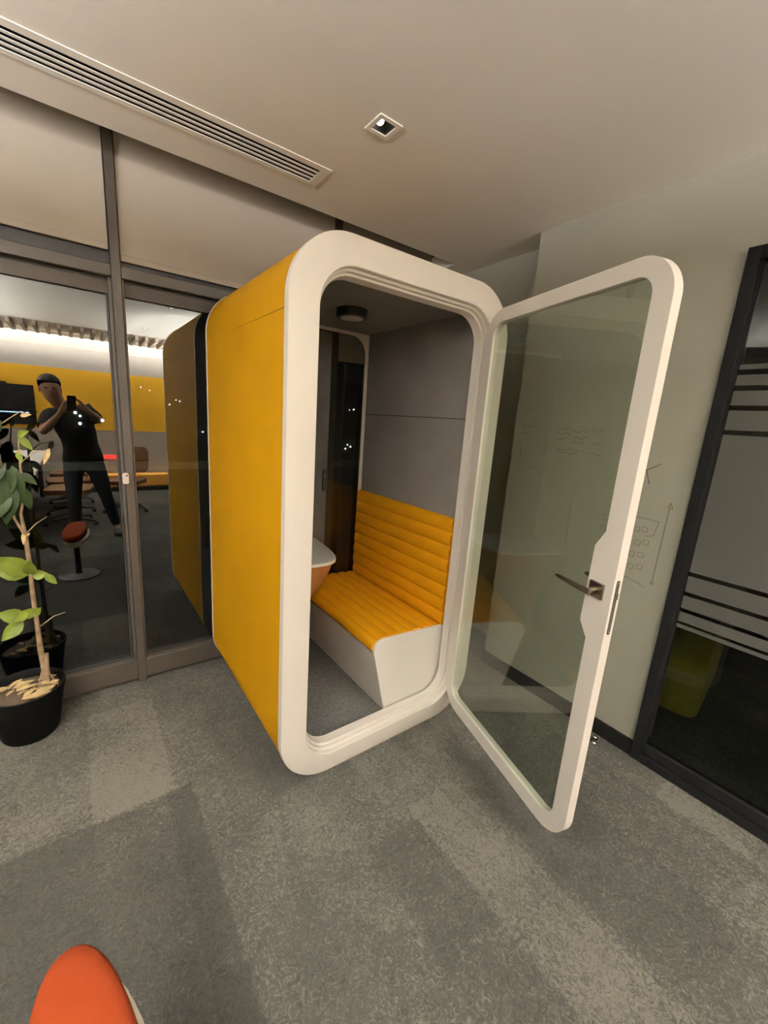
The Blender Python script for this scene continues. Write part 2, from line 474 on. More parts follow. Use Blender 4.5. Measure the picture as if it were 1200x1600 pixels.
# adjoining dark room behind the glass partition
obj('wall_side_room', B(4.0, 4.1, -4.0, 1.3, 0, 2.95), M_WALL2, kind='structure')
obj('wall_side_room_end', B(XR2+0.1, 4.0, 1.2, 1.3, 0, 2.95), M_WALL2, kind='structure')
obj('wall_side_room_near', B(XR+0.1, 4.0, -4.1, -4.0, 0, 2.95), M_WALL2, kind='structure')
bm = bmesh.new()
box(bm, XR+0.101, 4.0, -4.0, -0.731, ZC, ZC+0.1); box(bm, XR2+0.101, 4.0, -0.731, 1.2, ZC, ZC+0.1)
obj('ceiling_side_room', bm, M_CEIL, kind='structure')

# ------------------------------------------------------------------ window wall
win = thing('window_1', None, None, (0, YF, 0), kind='structure')
mulx = [-4.0, -2.78, -1.56, -0.379, 0.819]
for x in mulx:
    bm = bmesh.new()
    box(bm, x-0.020, x+0.020, YF, YG+0.05, 0, 2.94)
    obj('mullion', bm, M_BRONZE, win, bevel=0.003)
for x in mulx:                                    # sliding leaf stiles below the transom
    bm = bmesh.new()
    box(bm, x-0.036, x-0.0205, YF+0.018, YG+0.03, 0.02, 2.155)
    box(bm, x+0.0205, x+0.030, YF+0.008, YG+0.03, 0.02, 2.155)
    obj('leaf_stile', bm, M_BRONZE, win, bevel=0.002)
bays = [(mulx[i]+0.0205, mulx[i+1]-0.0205) for i in range(4)] + [(mulx[4]+0.0205, XR2)]
for a, b in bays:
    bm = bmesh.new(); box(bm, a, b, YF+0.002, YG+0.04, 2.157, 2.210)
    obj('transom', bm, M_BRONZE, win, bevel=0.003)
    bm = bmesh.new(); box(bm, a, b, YF+0.004, YG+0.04, 0.025, 0.140); box(bm, a, b, YF+0.035, YG+0.04, 0.0, 0.025)
    obj('bottom_rail', bm, M_BRONZE, win, bevel=0.003)
    bm = bmesh.new()
    a2, b2 = a+0.011, b-0.017
    box(bm, a2, b2, YG-0.012, YG+0.012, 0.141, 0.150)
    box(bm, a2, b2, YG-0.012, YG+0.012, 2.147, 2.156)
    box(bm, b2-0.008, b2, YG-0.012, YG+0.012, 0.150, 2.147)
    obj('gasket', bm, M_BRONZED, win)
    bm = bmesh.new(); box(bm, a+0.0005, b-0.0005, YG-0.016, YG-0.0005, 2.085, 2.146)
    obj('dark_band', bm, M_BAND, win, bevel=0.002)  # dark brown strip just below the transom
    bm = bmesh.new(); box(bm, a+0.0005, b-0.0005, YG-0.018, YG-0.0005, 2.2105, 2.32)
    obj('gap_darkener', bm, M_BRONZED, win)  # dark strip added to blacken the glass gap below the blinds
    bm = bmesh.new(); box(bm, a, b, YG, YG+0.006, 0.141, 2.156)
    obj('pane', bm, M_WGLASS, win)
    bm = bmesh.new(); box(bm, a, b, YG, YG+0.006, 2.211, 2.94)
    obj('pane', bm, M_WGLASS, win)

# ------------------------------------------------------------------ glass partition on the right
dr = thing('door_1', None, None, (XR, -0.73, 0), kind='structure')
bm = bmesh.new()
Y0, Y1, ZT = -3.95, -0.731, 2.318
box(bm, XR-0.018, XR+0.06, Y1-0.043, Y1, 0, ZT)
box(bm, XR-0.018, XR+0.06, Y0, Y1-0.043, ZT-0.05, ZT)
box(bm, XR-0.018, XR+0.06, Y0, Y1-0.043, 0, 0.045)
box(bm, XR-0.018, XR+0.06, Y0, Y0+0.05, 0, ZT)
box(bm, XR-0.018, XR+0.06, -2.05, -1.99, 0, ZT)
obj('door_frame', bm, M_BLACK, dr, bevel=0.002)
bm = bmesh.new()
box(bm, XR-0.010, XR+0.03, -1.99, Y1-0.043, 0.046, 0.105)
obj('door_bottom_rail', bm, M_BLACK, dr, bevel=0.006)
bm = bmesh.new()
box(bm, XR-0.006, XR+0.02, -0.784, -0.774, 0.105, ZT-0.05)
obj('glazing_bead', bm, M_SKIRT, dr)
bm = bmesh.new(); box(bm, XR+0.004, XR+0.012, -1.99, -0.775, 0.08, ZT-0.04)
box(bm, XR+0.004, XR+0.012, Y0+0.04, -2.05, 0.04, ZT-0.04)
obj('door_glass', bm, M_RGLASS, dr)
bm = bmesh.new()
gaps = [(1.869, 1.848), (1.808, 1.787), (1.730, 1.710), (1.632, 1.612), (1.009, 0.990), (0.915, 0.897), (0.837, 0.819), (0.773, 0.760)]
z = 1.888
for a, b in gaps + [(0.742, 0.742)]:
    box(bm, XR+0.0022, XR+0.0036, -1.985, -0.7865, a, z)
    box(bm, XR+0.0022, XR+0.0036, Y0+0.05, -2.055, a, z)
    z = b
obj('frosted_film', bm, M_FILM, dr, label='grey frosted film in bands')

# ------------------------------------------------------------------ acoustic pod
pod = thing('office_pod', 'yellow-sided acoustic pod with thick rounded white front frame and open glass door', 'office pod', (0, 0, 0))
RO = 0.235


def ry(rect, y, inset=0.0):
    x0, x1, z0, z1, r = rect
    i = inset
    return [(a, y, b) for a, b in rrect(x0+i, x1-i, z0+i, z1-i, max(0.01, r-i), 16)]


OUT = (0, W, 0, H, RO)
OPEN = (0.115, 1.012, 0.088, 2.100, 0.150)
bm = bmesh.new()
loft(bm, [ry(OUT, 0.033), ry(OUT, 0.004), ry(OUT, 0.0012, 0.0012), ry(OUT, 0.0, 0.004),
          ry(OPEN, 0.0, -0.002), ry(OPEN, 0.003, 0.001), ry(OPEN, 0.022, 0.002), ry(OPEN, 0.0235, 0.010), ry(OPEN, 0.026, 0.012), ry(OPEN, 0.040, 0.013), ry(OPEN, 0.0415, 0.020), ry(OPEN, 0.044, 0.022),
          ry(OPEN, 0.080, 0.024), ry(OPEN, 0.084, 0.026), ry(OUT, 0.084, 0.030), ry(OUT, 0.033, 0.030)])
obj('front_frame', bm, M_WHITE, pod, ang=28, label='thick white rounded front frame with stepped rebate')
bm = bmesh.new()
loft(bm, [ry(OUT, 0.0335, 0.003), ry(OUT, D-0.014, 0.003), ry(OUT, D-0.014, 0.024), ry(OUT, 0.0335, 0.024)])
obj('shell', bm, M_YELLOW, pod, ang=50, label='yellow felt outer shell')
bm = bmesh.new()
loft(bm, [ry(OUT, D), ry(OUT, D-0.0135), ry(OUT, D-0.0135, 0.055), ry((0.09, 1.045, 0.1, 2.13, 0.12), D-0.0135), ry((0.135, 1.010, 0.14, 2.100, 0.115), D-0.0135), ry((0.135, 1.010, 0.14, 2.100, 0.115), D)])
obj('rear_frame', bm, M_WHITE, pod, ang=28, label='slim white rear frame')
bm = bmesh.new(); slab(bm, rrect(0.128, 1.017, 0.133, 2.107, 0.115, 10), [], D-0.010, D-0.004, lambda a, b, t: (a, t, b))
obj('rear_glass', bm, M_PGLASS, pod)
bm = bmesh.new(); box(bm, 0.108, 0.742, D-0.030, D-0.015, 0.07, 2.086)
obj('rear_panel', bm, M_FELTD, pod, bevel=0.003, label='dark grey felt panel across the rear glass')
# inside lining
obj('side_lining', B(1.022, 1.036, 0.0845, D-0.030, 0.13, 2.118), M_FELT, pod, label='charcoal felt lining with one horizontal joint')
obj('side_lining', B(0.091, 0.106, 0.0845, D-0.030, 0.13, 2.118), M_FELT, pod)
obj('roof_lining', B(0.091, 1.036, 0.0845, D-0.0140, 2.119, 2.132), M_FELTR, pod, label='dark felt roof lining')
obj('pod_floor', B(0.13, 1.0, 0.0845, D-0.0140, 0.052, 0.068), M_INFLOOR, pod, label='grey carpet floor inside')
# ceiling lamp of the pod
lampc = (0.60, 0.575)
bm = bmesh.new(); lathe(bm, [(0.060, 0.0), (0.074, 0.0), (0.078, 0.004), (0.078, 0.042)], (lampc[0], lampc[1], 2.0765), 40)
lamp = obj('ceiling_lamp', bm, M_LAMPH, pod, bevel=0.0, label='round black surface lamp')
bm = bmesh.new(); lathe(bm, [(0.002, -0.0035), (0.05, -0.003), (0.059, -0.001), (0.059, 0.0)], (lampc[0], lampc[1], 2.0760), 40)
obj('lamp_lens', bm, M_LENS, lamp, label='pale opal lens, switched off')
# hinges in the right jamb
for zz in (1.86, 0.33):
    bm = bmesh.new()
    slab(bm, [(a, b) for a, b in rrect(0.008, 0.022, zz-0.055, zz+0.055, 0.006, 5)], [], 1.0035, 1.0048, lambda a, b, t: (t, a, b))
    obj('hinge', bm, M_DCHROME, pod, label='slim dark concealed hinge plate')
# socket unit on the rear panel
bm = bmesh.new(); box(bm, 0.735-0.03, 0.735+0.005, D-0.047, D-0.0305, 1.10, 1.24)
so = obj('socket_unit', bm, M_CHAIRB, pod, bevel=0.004, label='small black socket unit on the rear panel')
bm = bmesh.new(); sphere(bm, (0.721, D-0.046, 1.20), 0.012, 1, 0.4, 1.4)
obj('switch', bm, M_DCHROME, so)

# ---- door of the pod
HX, HY, TH = 0.9677, 0.0039, math.radians(73.87)
DW, DZ0, DZ1, DT = 0.870, 0.096, 2.0825, 0.034
dd = Vector((-math.cos(TH), -math.sin(TH), 0)); dn = Vector((math.sin(TH), -math.cos(TH), 0))


def DP(s, z, t=0.0):
    return Vector((HX, HY, 0)) + dd*s + dn*t + Vector((0, 0, z))


def dbox(bm, s0, s1, z0, z1, t0, t1):
    vs = [bm.verts.new(DP(s, z, t)) for s in (s0, s1) for t in (t0, t1) for z in (z0, z1)]
    for f in ((0, 1, 3, 2), (4, 6, 7, 5), (0, 4, 5, 1), (2, 3, 7, 6), (0, 2, 6, 4), (1, 5, 7, 3)):
        bm.faces.new([vs[i] for i in f])


outer = rrect(0, DW, DZ0, DZ1, 0.125, 16)
i0, i1, j0, j1, ir = 0.062, 0.806, 0.160, 2.028, 0.058
inner = []
for cx, cz, a0 in ((i1-ir, j1-ir, 0), (i0+ir, j1-ir, 90), (i0+ir, j0+ir, 180), (i1-ir, j0+ir, 270)):
    for i in range(13):
        a = math.radians(a0+90.0*i/12)
        inner.append((cx+ir*math.cos(a), cz+ir*math.sin(a)))
inner += [(i1, 0.915), (i1-0.008, 0.925), (0.776, 0.958), (0.772, 0.966), (0.776, 1.228), (0.780, 1.236), (i1-0.006, 1.272), (i1, 1.282)]
bm = bmesh.new()
slab(bm, outer, [inner], 0.0, DT, lambda a, b, t: DP(a, b, t))
door = obj('door', bm, M_WHITE, pod, bevel=0.0022, ang=30, label='rounded white door frame standing open, glazed')
bm = bmesh.new()
slab(bm, rrect(i0-0.008, i1+0.008, j0-0.008, j1+0.008, ir, 10), [], 0.008, 0.013, lambda a, b, t: DP(a, b, t))
obj('door_glass', bm, M_DGLASS, door)
# lever handles, both sides
for side in (-1, 1):
    tb = 0.0 if side < 0 else DT
    rb = bmesh.new()
    s_c, z_c = 0.815, 1.090
    dbox(rb, s_c-0.026, s_c+0.026, z_c-0.026, z_c+0.026, tb, tb+side*0.009)
    rose = obj('handle_rose', rb, M_CHROME, door, bevel=0.0015, label='square satin metal rose')
    hb = bmesh.new()
    tube(hb, [DP(s_c, z_c, tb+side*0.009), DP(s_c, z_c, tb+side*0.046)], 0.0095, 12)
    # lever: flat tapering bar
    rings = []
    for s, zz, t, hh, tt in ((s_c+0.014, z_c, 0.048, 0.010, 0.007), (s_c-0.005, z_c, 0.048, 0.0105, 0.007), (s_c-0.05, z_c+0.001, 0.049, 0.010, 0.0055), (s_c-0.118, z_c+0.003, 0.050, 0.0085, 0.0048), (s_c-0.128, z_c+0.003, 0.050, 0.006, 0.004)):
        rings.append([DP(s, zz+hh*math.sin(2*PI*k/12), tb+side*(t+tt*math.cos(2*PI*k/12))) for k in range(12)])
    loft(hb, rings, closed=False, cap=True)
    obj('lever', hb, M_CHROME, rose, ang=60)
# lock edge plate with latch
bm = bmesh.new()
loop = [(a, b) for a, b in rrect(0.0100, 0.0225, 0.957, 1.141, 0.0060, 6)]
slab(bm, loop, [], DW-0.0005, DW+0.0015, lambda a, b, t: DP(t, b, a))
lk = obj('lock_plate', bm, M_DCHROME, door, label='long dark steel lock edge plate')
bm = bmesh.new()
dbox(bm, DW+0.0016, DW+0.006, 1.078, 1.100, 0.0125, 0.0205)
obj('latch', bm, M_DCHROME, lk, bevel=0.001)
for zz in (0.966, 1.132):
    bm = bmesh.new(); sphere(bm, DP(DW+0.0017, zz, 0.0165), 0.0028, u=10, v=6)
    obj('screw', bm, M_STEEL, lk)

# ------------------------------------------------------------------ bench inside the pod
bench = thing('bench', 'white pod bench with yellow channel-stitched seat and high backrest, inside the pod', 'bench', (0.80, 0.55, 0.0685))
by0, by1 = 0.100, D-0.032


def panel_prof():
    p = [(0.625, 0.069), (0.535, 0.425), (0.530, 0.445), (0.531, 0.465), (0.537, 0.482), (0.548, 0.496), (0.563, 0.505), (0.585, 0.5085), (0.62, 0.508), (1.0215, 0.481), (1.0215, 0.069)]
    return p


bm = bmesh.new()
slab(bm, panel_prof(), [], by0, by0+0.018, lambda a, b, t: (a, t, b))
obj('side_panel', bm, M_WHITE2, bench, bevel=0.003, label='white rounded end panel')
bm = bmesh.new()
pr = [(0.632, 0.069), (0.543, 0.425), (0.560, 0.425), (0.650, 0.069)]
slab(bm, pr, [], by0+0.019, by1, lambda a, b, t: (a, t, b))
obj('kick_panel', bm, M_WHITE2, bench, label='white sloping front panel')


def chan(path, n, amp, step=8):
    """resample a path and push it outward in n soft channels"""
    P = [Vector((a, b)) for a, b in path]
    L = [0]
    for i in range(1, len(P)): L.append(L[-1]+(P[i]-P[i-1]).length)
    tot = L[-1]; out = []
    N = n*step
    for k in range(N+1):
        s = tot*k/N
        i = max(j for j in range(len(L)) if L[j] <= s+1e-9)
        i = min(i, len(P)-2)
        t = (s-L[i])/(L[i+1]-L[i])
        p = P[i].lerp(P[i+1], t); d = (P[i+1]-P[i]).normalized()
        nrm = Vector((-d.y, d.x))
        h = amp*math.sqrt(abs(math.sin(PI*k/step)))
        out.append((p.x+nrm.x*h, p.y+nrm.y*h))
    return out


bm = bmesh.new()
seat = chan([(0.533, 0.448), (0.533, 0.466), (0.540, 0.482), (0.552, 0.493), (0.570, 0.500), (0.60, 0.503), (0.998, 0.478)], 7, 0.012)
seat += [(0.998, 0.44), (0.565, 0.44)]
slab(bm, seat, [], by0+0.019, by1, lambda a, b, t: (a, t, b))
obj('seat_cushion', bm, M_UPH, bench, ang=60, label='yellow seat pad stitched in long channels')
bm = bmesh.new()
back = chan([(0.999, 0.478), (0.996, 0.60), (0.998, 0.85), (1.004, 1.090)], 8, 0.013)
back += [(1.010, 1.093), (1.0212, 1.093), (1.0212, 0.478)]
slab(bm, back, [], by0+0.003, by1, lambda a, b, t: (a, t, b))
obj('backrest', bm, M_UPH, bench, ang=60, label='yellow backrest stitched in horizontal channels')

# ------------------------------------------------------------------ table inside the pod
tab = thing('table', 'small grey-white rounded table on curved wood drum, left of the pod bench', 'table', (0.35, 0.8, 0.0685))


def table_loop(k=1.0, ox=0.0):
    pts = [(0.66, 1.015), (0.652, 0.90), (0.634, 0.76), (0.618, 0.68), (0.600, 0.625), (0.575, 0.583), (0.540, 0.558), (0.494, 0.547), (0.44, 0.549), (0.36, 0.560), (0.25, 0.58), (0.107, 0.60), (0.107, 1.015)]
    cx, cy = 0.20, 0.95
    return [(max(0.108, cx+(x-cx)*k+ox), min(1.015, cy+(y-cy)*k)) for x, y in pts]


bm = bmesh.new(); slab(bm, table_loop(), [], 0.762, 0.782, lambda a, b, t: (a, b, t))
obj('tabletop', bm, M_TABLE, tab, bevel=0.003, label='pale grey tabletop')
rings = []
for z, k in ((0.7615, 0.965), (0.70, 0.93), (0.60, 0.84), (0.50, 0.70), (0.40, 0.56), (0.069, 0.48)):
    rings.append([(a, b, z) for a, b in table_loop(k)])
bm = bmesh.new(); loft(bm, rings, closed=False, cap=True)
obj('drum', bm, M_WOODP, tab, ang=60, label='orange-brown veneer drum support')

# ------------------------------------------------------------------ ceiling: slot diffuser and downlights
v = thing('ceiling_vent', 'long white four-slot air diffuser in the ceiling along the window wall', 'air vent', ((VX0+VX1)/2, (VY0+VY1)/2, ZC))
bm = bmesh.new()
slab(bm, [(VX0-0.012, VY0-0.012), (VX1+0.012, VY0-0.012), (VX1+0.012, VY1+0.012), (VX0-0.012, VY1+0.012)],
     [[(VX0+0.012, VY0+0.024), (VX1-0.030, VY0+0.024), (VX1-0.030, VY1-0.016), (VX0+0.012, VY1-0.016)]], ZC-0.0035, ZC-0.0005, lambda a, b, t: (a, b, t))
obj('vent_frame', bm, M_CEIL, v, bevel=0.001)
ys0, ys1 = VY0+0.024, VY1-0.016
n = 4; slot = 0.0170; bar = ((ys1-ys0)-n*slot)/(n-1)
for i in range(n-1):
    a = ys0+slot*(i+1)+bar*i
    bm = bmesh.new(); box(bm, VX0+0.012, VX1-0.030, a, a+bar, ZC-0.003, ZC-0.0015)
    obj('vent_bar', bm, M_CEIL, v)
bm = bmesh.new()
box(bm, VX0+0.001, VX1-0.001, VY0+0.001, VY1-0.001, ZC+0.070, ZC+0.075)
box(bm, VX0+0.001, VX1-0.001, VY0+0.001, VY0+0.004, ZC, ZC+0.070)
box(bm, VX0+0.001, VX1-0.001, VY1-0.004, VY1-0.001, ZC, ZC+0.070)
box(bm, VX1-0.004, VX1-0.001, VY0+0.004, VY1-0.004, ZC, ZC+0.070)
obj('plenum', bm, M_SLOT, v, label='black plenum box')

dl_labels = ['square recessed ceiling downlight with tilted round lamp, above the open glass door',
             'square recessed ceiling downlight above the photographer', 'square recessed ceiling downlight near the back wall',
             'square recessed ceiling downlight by the window wall, left of the pod', 'square recessed ceiling downlight over the conference table near end',
             'square recessed ceiling downlight over the conference table far end', 'square recessed ceiling downlight by the left wall']
for i, (x, y) in enumerate(DL):
    t = thing('ceiling_downlight', dl_labels[i], 'downlight', (x, y, ZC), group='square recessed ceiling downlights')
    bm = bmesh.new()
    sq = lambda h: [(x-h, y-h), (x+h, y-h), (x+h, y+h), (x-h, y+h)]
    slab(bm, sq(0.052), [sq(0.0335)], ZC-0.004, ZC-0.0003, lambda a, b, tt: (a, b, tt))
    obj('trim', bm, M_CEIL, t, bevel=0.0012)
    bm = bmesh.new()
    h = 0.0335
    for s in (-1, 1):
        box(bm, *(sorted((x+s*h, x+s*(h-0.002)))), y-h, y+h, ZC, ZC+0.07)
        box(bm, x-h, x+h, *(sorted((y+s*h, y+s*(h-0.002)))), ZC, ZC+0.07)
    box(bm, x-h, x+h, y-h, y+h, ZC+0.070, ZC+0.074)
    obj('baffle', bm, M_REFL, t)
    lit = i != 0
    bm = bmesh.new()
    if i == 0: sphere(bm, (x-0.016, y+0.004, ZC+0.018), 0.017, u=20, v=12)
    else: sphere(bm, (x, y, ZC+0.010), 0.024, 1, 1, 0.5, u=20, v=12)
    obj('bulb', bm, M_BULB if i == 0 else M_GLOW, t)
    if lit:
        l = bpy.data.lights.new('downlight_beam', 'SPOT'); l.energy = SPOT; l.spot_size = math.radians(115); l.spot_blend = 0.9
        l.color = WARM; l.shadow_soft_size = 0.03
        lo = bpy.data.objects.new('downlight_beam', l); COL.objects.link(lo)
        lo.parent = t; lo.location = (0, 0, -0.012)

# ------------------------------------------------------------------ roller blinds
def blind(x0, x1, zb, label):
    t = thing('roller_blind', label, 'blind', ((x0+x1)/2, YF+0.03, zb), group='beige roller blinds')
    bm = bmesh.new(); box(bm, x0, x1, YF+0.022, YF+0.0232, zb+0.028, 2.90)
    obj('blind_fabric', bm, M_BLIND, t)
    bm = bmesh.new(); box(bm, x0, x1, YF+0.018, YF+0.027, zb, zb+0.028)
    obj('hem_bar', bm, M_BLIND, t, bevel=0.003)
    return t


blind(mulx[1]+0.024, mulx[2]-0.024, 2.271, 'beige roller blind in the bay farthest left, outside the frame')
blind(mulx[2]+0.024, mulx[3]-0.024, 2.271, 'beige roller blind left of the main mullion, hanging slightly higher')
blind(mulx[3]+0.024, mulx[4]-0.024, 2.237, 'beige roller blind right of the main mullion, reaching behind the pod top')
blind(mulx[4]+0.024, 1.60, 1.945, 'low-hanging beige roller blind seen through the pod rear glass')
t = thing('blind_chain', 'white bead chain with white plastic tensioner on the main mullion beside the glass', 'blind chain', (-0.387, YF-0.006, 1.17))
bm = bmesh.new(); tube(bm, [(-0.399, YF-0.006, 1.205), (-0.399, YF-0.006, 2.28)], 0.0006, 6); tube(bm, [(-0.393, YF-0.006, 1.205), (-0.393, YF-0.006, 2.28)], 0.0006, 6)
obj('chain', bm, M_BRONZE, t)
bm = bmesh.new(); slab(bm, rrect(-0.412, -0.384, 1.172, 1.229, 0.009, 6), [[(a, b) for a, b in rrect(-0.397, -0.388, 1.210, 1.220, 0.004, 4)]], YF-0.014, YF-0.0005, lambda a, b, tt: (a, tt, b))
obj('tensioner', bm, M_PLASTIC, t, bevel=0.002)

# ------------------------------------------------------------------ outside in the night
t = thing('balcony_railing', 'pale horizontal balcony handrail outside the dark window glass', 'railing', (0.3, 2.2, 0))
bm = bmesh.new(); box(bm, -3.2, 2.4, 2.2, 2.25, 1.093, 1.153); obj('handrail', bm, M_RAILING, t, bevel=0.004)
for x in (-3.1, -1.9, 0.55, 2.3):
    bm = bmesh.new(); box(bm, x-0.02, x+0.02, 2.205, 2.245, 0.0, 1.093); obj('post', bm, M_BRONZE, t)
city = [(1.335, .075, 1.6), (4.272, 3.007, .6), (6.453, 1.733, .9), (6.992, 2.162, .6), (7.305, 2.075, .7), (9.208, -.585, .8), (-.154, .351, 1.2), (-.45, .60, 1.5), (3.461, 2.042, .6),
        (25.948, 2.575, 1.1), (25.35, 2.5, .7), (25.768, -1.711, 1.2), (25.318, -1.5, 1.0), (25.062, -1.95, 1.2), (4.939, 2.804, .5), (-.20, -.25, 1.5)]
for x0, x1, lab in ((-6, 14, 'black distant building with a few tiny lit lamps, beyond the window left of the pod'), (20, 32, 'black distant building with tiny lit lamps, seen through the pod rear glass')):
    t = thing('distant_building', lab, 'building', ((x0+x1)/2, 41.2, -12))
    bm = bmesh.new(); box(bm, x0, x1, 40.12, 44, -12, 5.5); obj('facade', bm, M_SLOT, t)
    for (x, z, s_) in city:
        if x0 < x < x1:
            bm = bmesh.new(); sphere(bm, (x, 40.05, z), 0.075*s_, u=10, v=6); obj('lit_lamp', bm, M_CITY, t)

# ------------------------------------------------------------------ potted plant
PC = (-0.872, 0.955)
plant = thing('potted_plant', 'leggy sparse green plant in a black plastic pot by the window', 'potted plant', (PC[0], PC[1], 0))
bm = bmesh.new()
lathe(bm, [(0.085, 0.0), (0.104, 0.004), (0.113, 0.02), (0.143, 0.215), (0.149, 0.225), (0.151, 0.248), (0.147, 0.252), (0.142, 0.248), (0.134, 0.21)], (PC[0], PC[1], 0), 56)
obj('pot', bm, M_POT, plant, ang=45)
bm = bmesh.new()
lathe(bm, [(0.133, 0.195), (0.133, 0.212), (0.09, 0.222), (0.03, 0.228)], (PC[0], PC[1], 0), 40)
obj('soil', bm, M_SOIL, plant)


def leaf(bm, base, tip, wid, nrm=(0, -1, 0.4), fold=0.25, droop=0.15):
    b = Vector(base); e = Vector(tip); d = e-b; L = d.length; d.normalize()
    n = Vector(nrm); n = (n-d*n.dot(d)).normalized(); s = d.cross(n)
    rows = []
    for t, wv in ((0, 0.05), (0.12, 0.55), (0.3, 0.95), (0.5, 1.0), (0.7, 0.74), (0.87, 0.36), (1, 0.02)):
        c = b+d*(L*t)-n*(droop*L*t*t)
        h = wid*0.5*wv
        rows.append([c-s*h+n*h*fold, c-s*h*0.5+n*h*fold*0.4, c, c+s*h*0.5+n*h*fold*0.4, c+s*h+n*h*fold])
    V = [[bm.verts.new(p) for p in r] for r in rows]
    for i in range(len(V)-1):
        for j in range(4): bm.faces.new((V[i][j], V[i][j+1], V[i+1][j+1], V[i+1][j]))


px, py = -0.80, 0.955
bm = bmesh.new()
tube(bm, [(px+0.002, py, 0.21), (px+0.002, py, 0.30), (px-0.003, py, 0.42), (px-0.004, py, 0.55), (px-0.006, py, 0.70), (px-0.004, py, 0.85), (px-0.006, py, 0.98)], [0.014, 0.012, 0.0115, 0.010, 0.0095, 0.0095, 0.009], 10)
tube(bm, [(px+0.012, py-0.012, 0.21), (px+0.012, py-0.012, 0.30), (px+0.016, py-0.010, 0.395)], [0.012, 0.010, 0.010], 10)   # cut stub
for ax, ay in ((0.03, 0.01), (0.018, -0.03), (-0.022, -0.02), (0.034, -0.012), (0.0, 0.03)):
    tube(bm, [(px+ax*1.6, py+ay*1.6, 0.205), (px+ax, py+ay, 0.25), (px+ax*0.3, py+ay*0.3, 0.31)], 0.0035, 6)
tube(bm, [(px-0.006, py, 0.98), (px-0.012, py, 1.08), (px+0.004, py, 1.16), (px+0.006, py, 1.30), (px+0.010, py, 1.40)], [0.008, 0.006, 0.005, 0.004, 0.003], 8)
tube(bm, [(px-0.006, py, 0.98), (px-0.035, py, 1.06), (px-0.050, py, 1.20), (px-0.058, py, 1.36), (px-0.045, py, 1.46), (px+0.03, py, 1.52)], [0.007, 0.005, 0.004, 0.0035, 0.003, 0.002], 8)
tube(bm, [(px-0.006, py, 0.985), (px+0.035, py, 1.03), (px+0.075, py, 1.06)], [0.004, 0.0025, 0.0015], 6)
tube(bm, [(px+0.006, py, 1.30), (px+0.05, py, 1.345), (px+0.115, py, 1.365)], [0.0035, 0.002, 0.0012], 6)
tube(bm, [(px-0.004, py, 0.53), (px+0.02, py, 0.545), (px+0.060, py, 0.575), (px+0.104, py, 0.585)], [0.004, 0.003, 0.0025, 0.0015], 6)
obj('stem', bm, M_STEM, plant, ang=60)
bm = bmesh.new()
L = [((-0.803, .95, .800), (-.905, .90, .905), .085), ((-0.81, .95, .80), (-.93, .96, .84), .075), ((-.805, .95, .795), (-.80, .90, .87), .05), ((-.80, .95, .79), (-.745, .93, .80), .045),
     ((-.755, .93, .80), (-.712, .92, .745), .032), ((-.805, .95, .60), (-.845, .93, .635), .05), ((-.84, .94, .60), (-.93, .92, .645), .065), ((-.85, .94, .585), (-.925, .90, .525), .06),
     ((-.81, .95, .60), (-.785, .92, .64), .035), ((-.83, .94, .62), (-.88, .90, .61), .045), ((-.79, .95, 1.42), (-.745, .93, 1.36), .030), ((-.79, .95, 1.42), (-.755, .92, 1.44), .028), ((-.80, .95, 1.35), (-.785, .93, 1.31), .022)]
for a, b, wd in L: leaf(bm, a, b, wd)
obj('bright_leaves', bm, M_LEAF, plant, ang=60, label='bright green leaves low on the stem')
bm = bmesh.new()
L = [((-.815, .955, 1.28), (-.905, .92, 1.12), .075), ((-.82, .955, 1.29), (-.80, .91, 1.13), .055), ((-.84, .955, 1.30), (-.95, .93, 1.20), .07), ((-.83, .955, 1.22), (-.865, .90, 1.05), .075),
     ((-.80, .955, 1.26), (-.745, .93, 1.215), .035), ((-.80, .955, 1.20), (-.775, .93, 1.10), .045), ((-.86, .955, 1.42), (-.93, .93, 1.36), .045), ((-.86, .955, 1.36), (-.90, .92, 1.26), .05),
     ((-.855, .955, 1.47), (-.905, .93, 1.43), .04), ((-.84, .955, 1.18), (-.90, .90, 1.07), .06), ((-.86, .955, 1.50), (-.84, .93, 1.44), .03), ((-.90, .955, 1.33), (-.97, .93, 1.27), .05)]
for a, b, wd in L: leaf(bm, a, b, wd, droop=0.3)
obj('dark_leaves', bm, M_LEAFD, plant, ang=60, label='dark drooping leaves')
bm = bmesh.new()
for a, b, wd in [((-.81, .955, 1.0), (-.815, .93, .945), .016), ((-.79, .955, 1.41), (-.76, .93, 1.44), .02), ((-.775, .955, 1.50), (-.74, .93, 1.51), .02), ((-.80, .955, 1.34), (-.785, .93, 1.36), .018), ((-.69, .955, 1.365), (-.715, .93, 1.30), .022), ((-.80, .95, .98), (-.79, .93, .995), .012)]:
    leaf(bm, a, b, wd)
for k in range(34):
    a = random.uniform(0, 2*PI); r = random.uniform(0.02, 0.125)
    x, y = PC[0]+r*math.cos(a)-0.012, PC[1]+r*math.sin(a)*0.8-0.02
    if (x-PC[0])**2+(y-PC[1])**2 > 0.118**2: continue
    b2 = random.uniform(-0.9, 0.9); l2 = random.uniform(0.04, 0.085)
    z = 0.226+random.uniform(0, 0.022)
    x2, y2 = x+l2*math.cos(b2), y+l2*math.sin(b2)
    dd2 = math.hypot(x2-PC[0], y2-PC[1])
    if dd2 > 0.128: x2, y2 = PC[0]+(x2-PC[0])*0.128/dd2, PC[1]+(y2-PC[1])*0.128/dd2
    leaf(bm, (x, y, z), (x2, y2, z+random.uniform(0.0, 0.02)), random.uniform(0.014, 0.030), (random.uniform(-.4, .4), -0.3, 1), fold=0.5, droop=0.05)
obj('dry_leaves', bm, M_DRY, plant, ang=60, label='dry straw-coloured leaves on the soil')

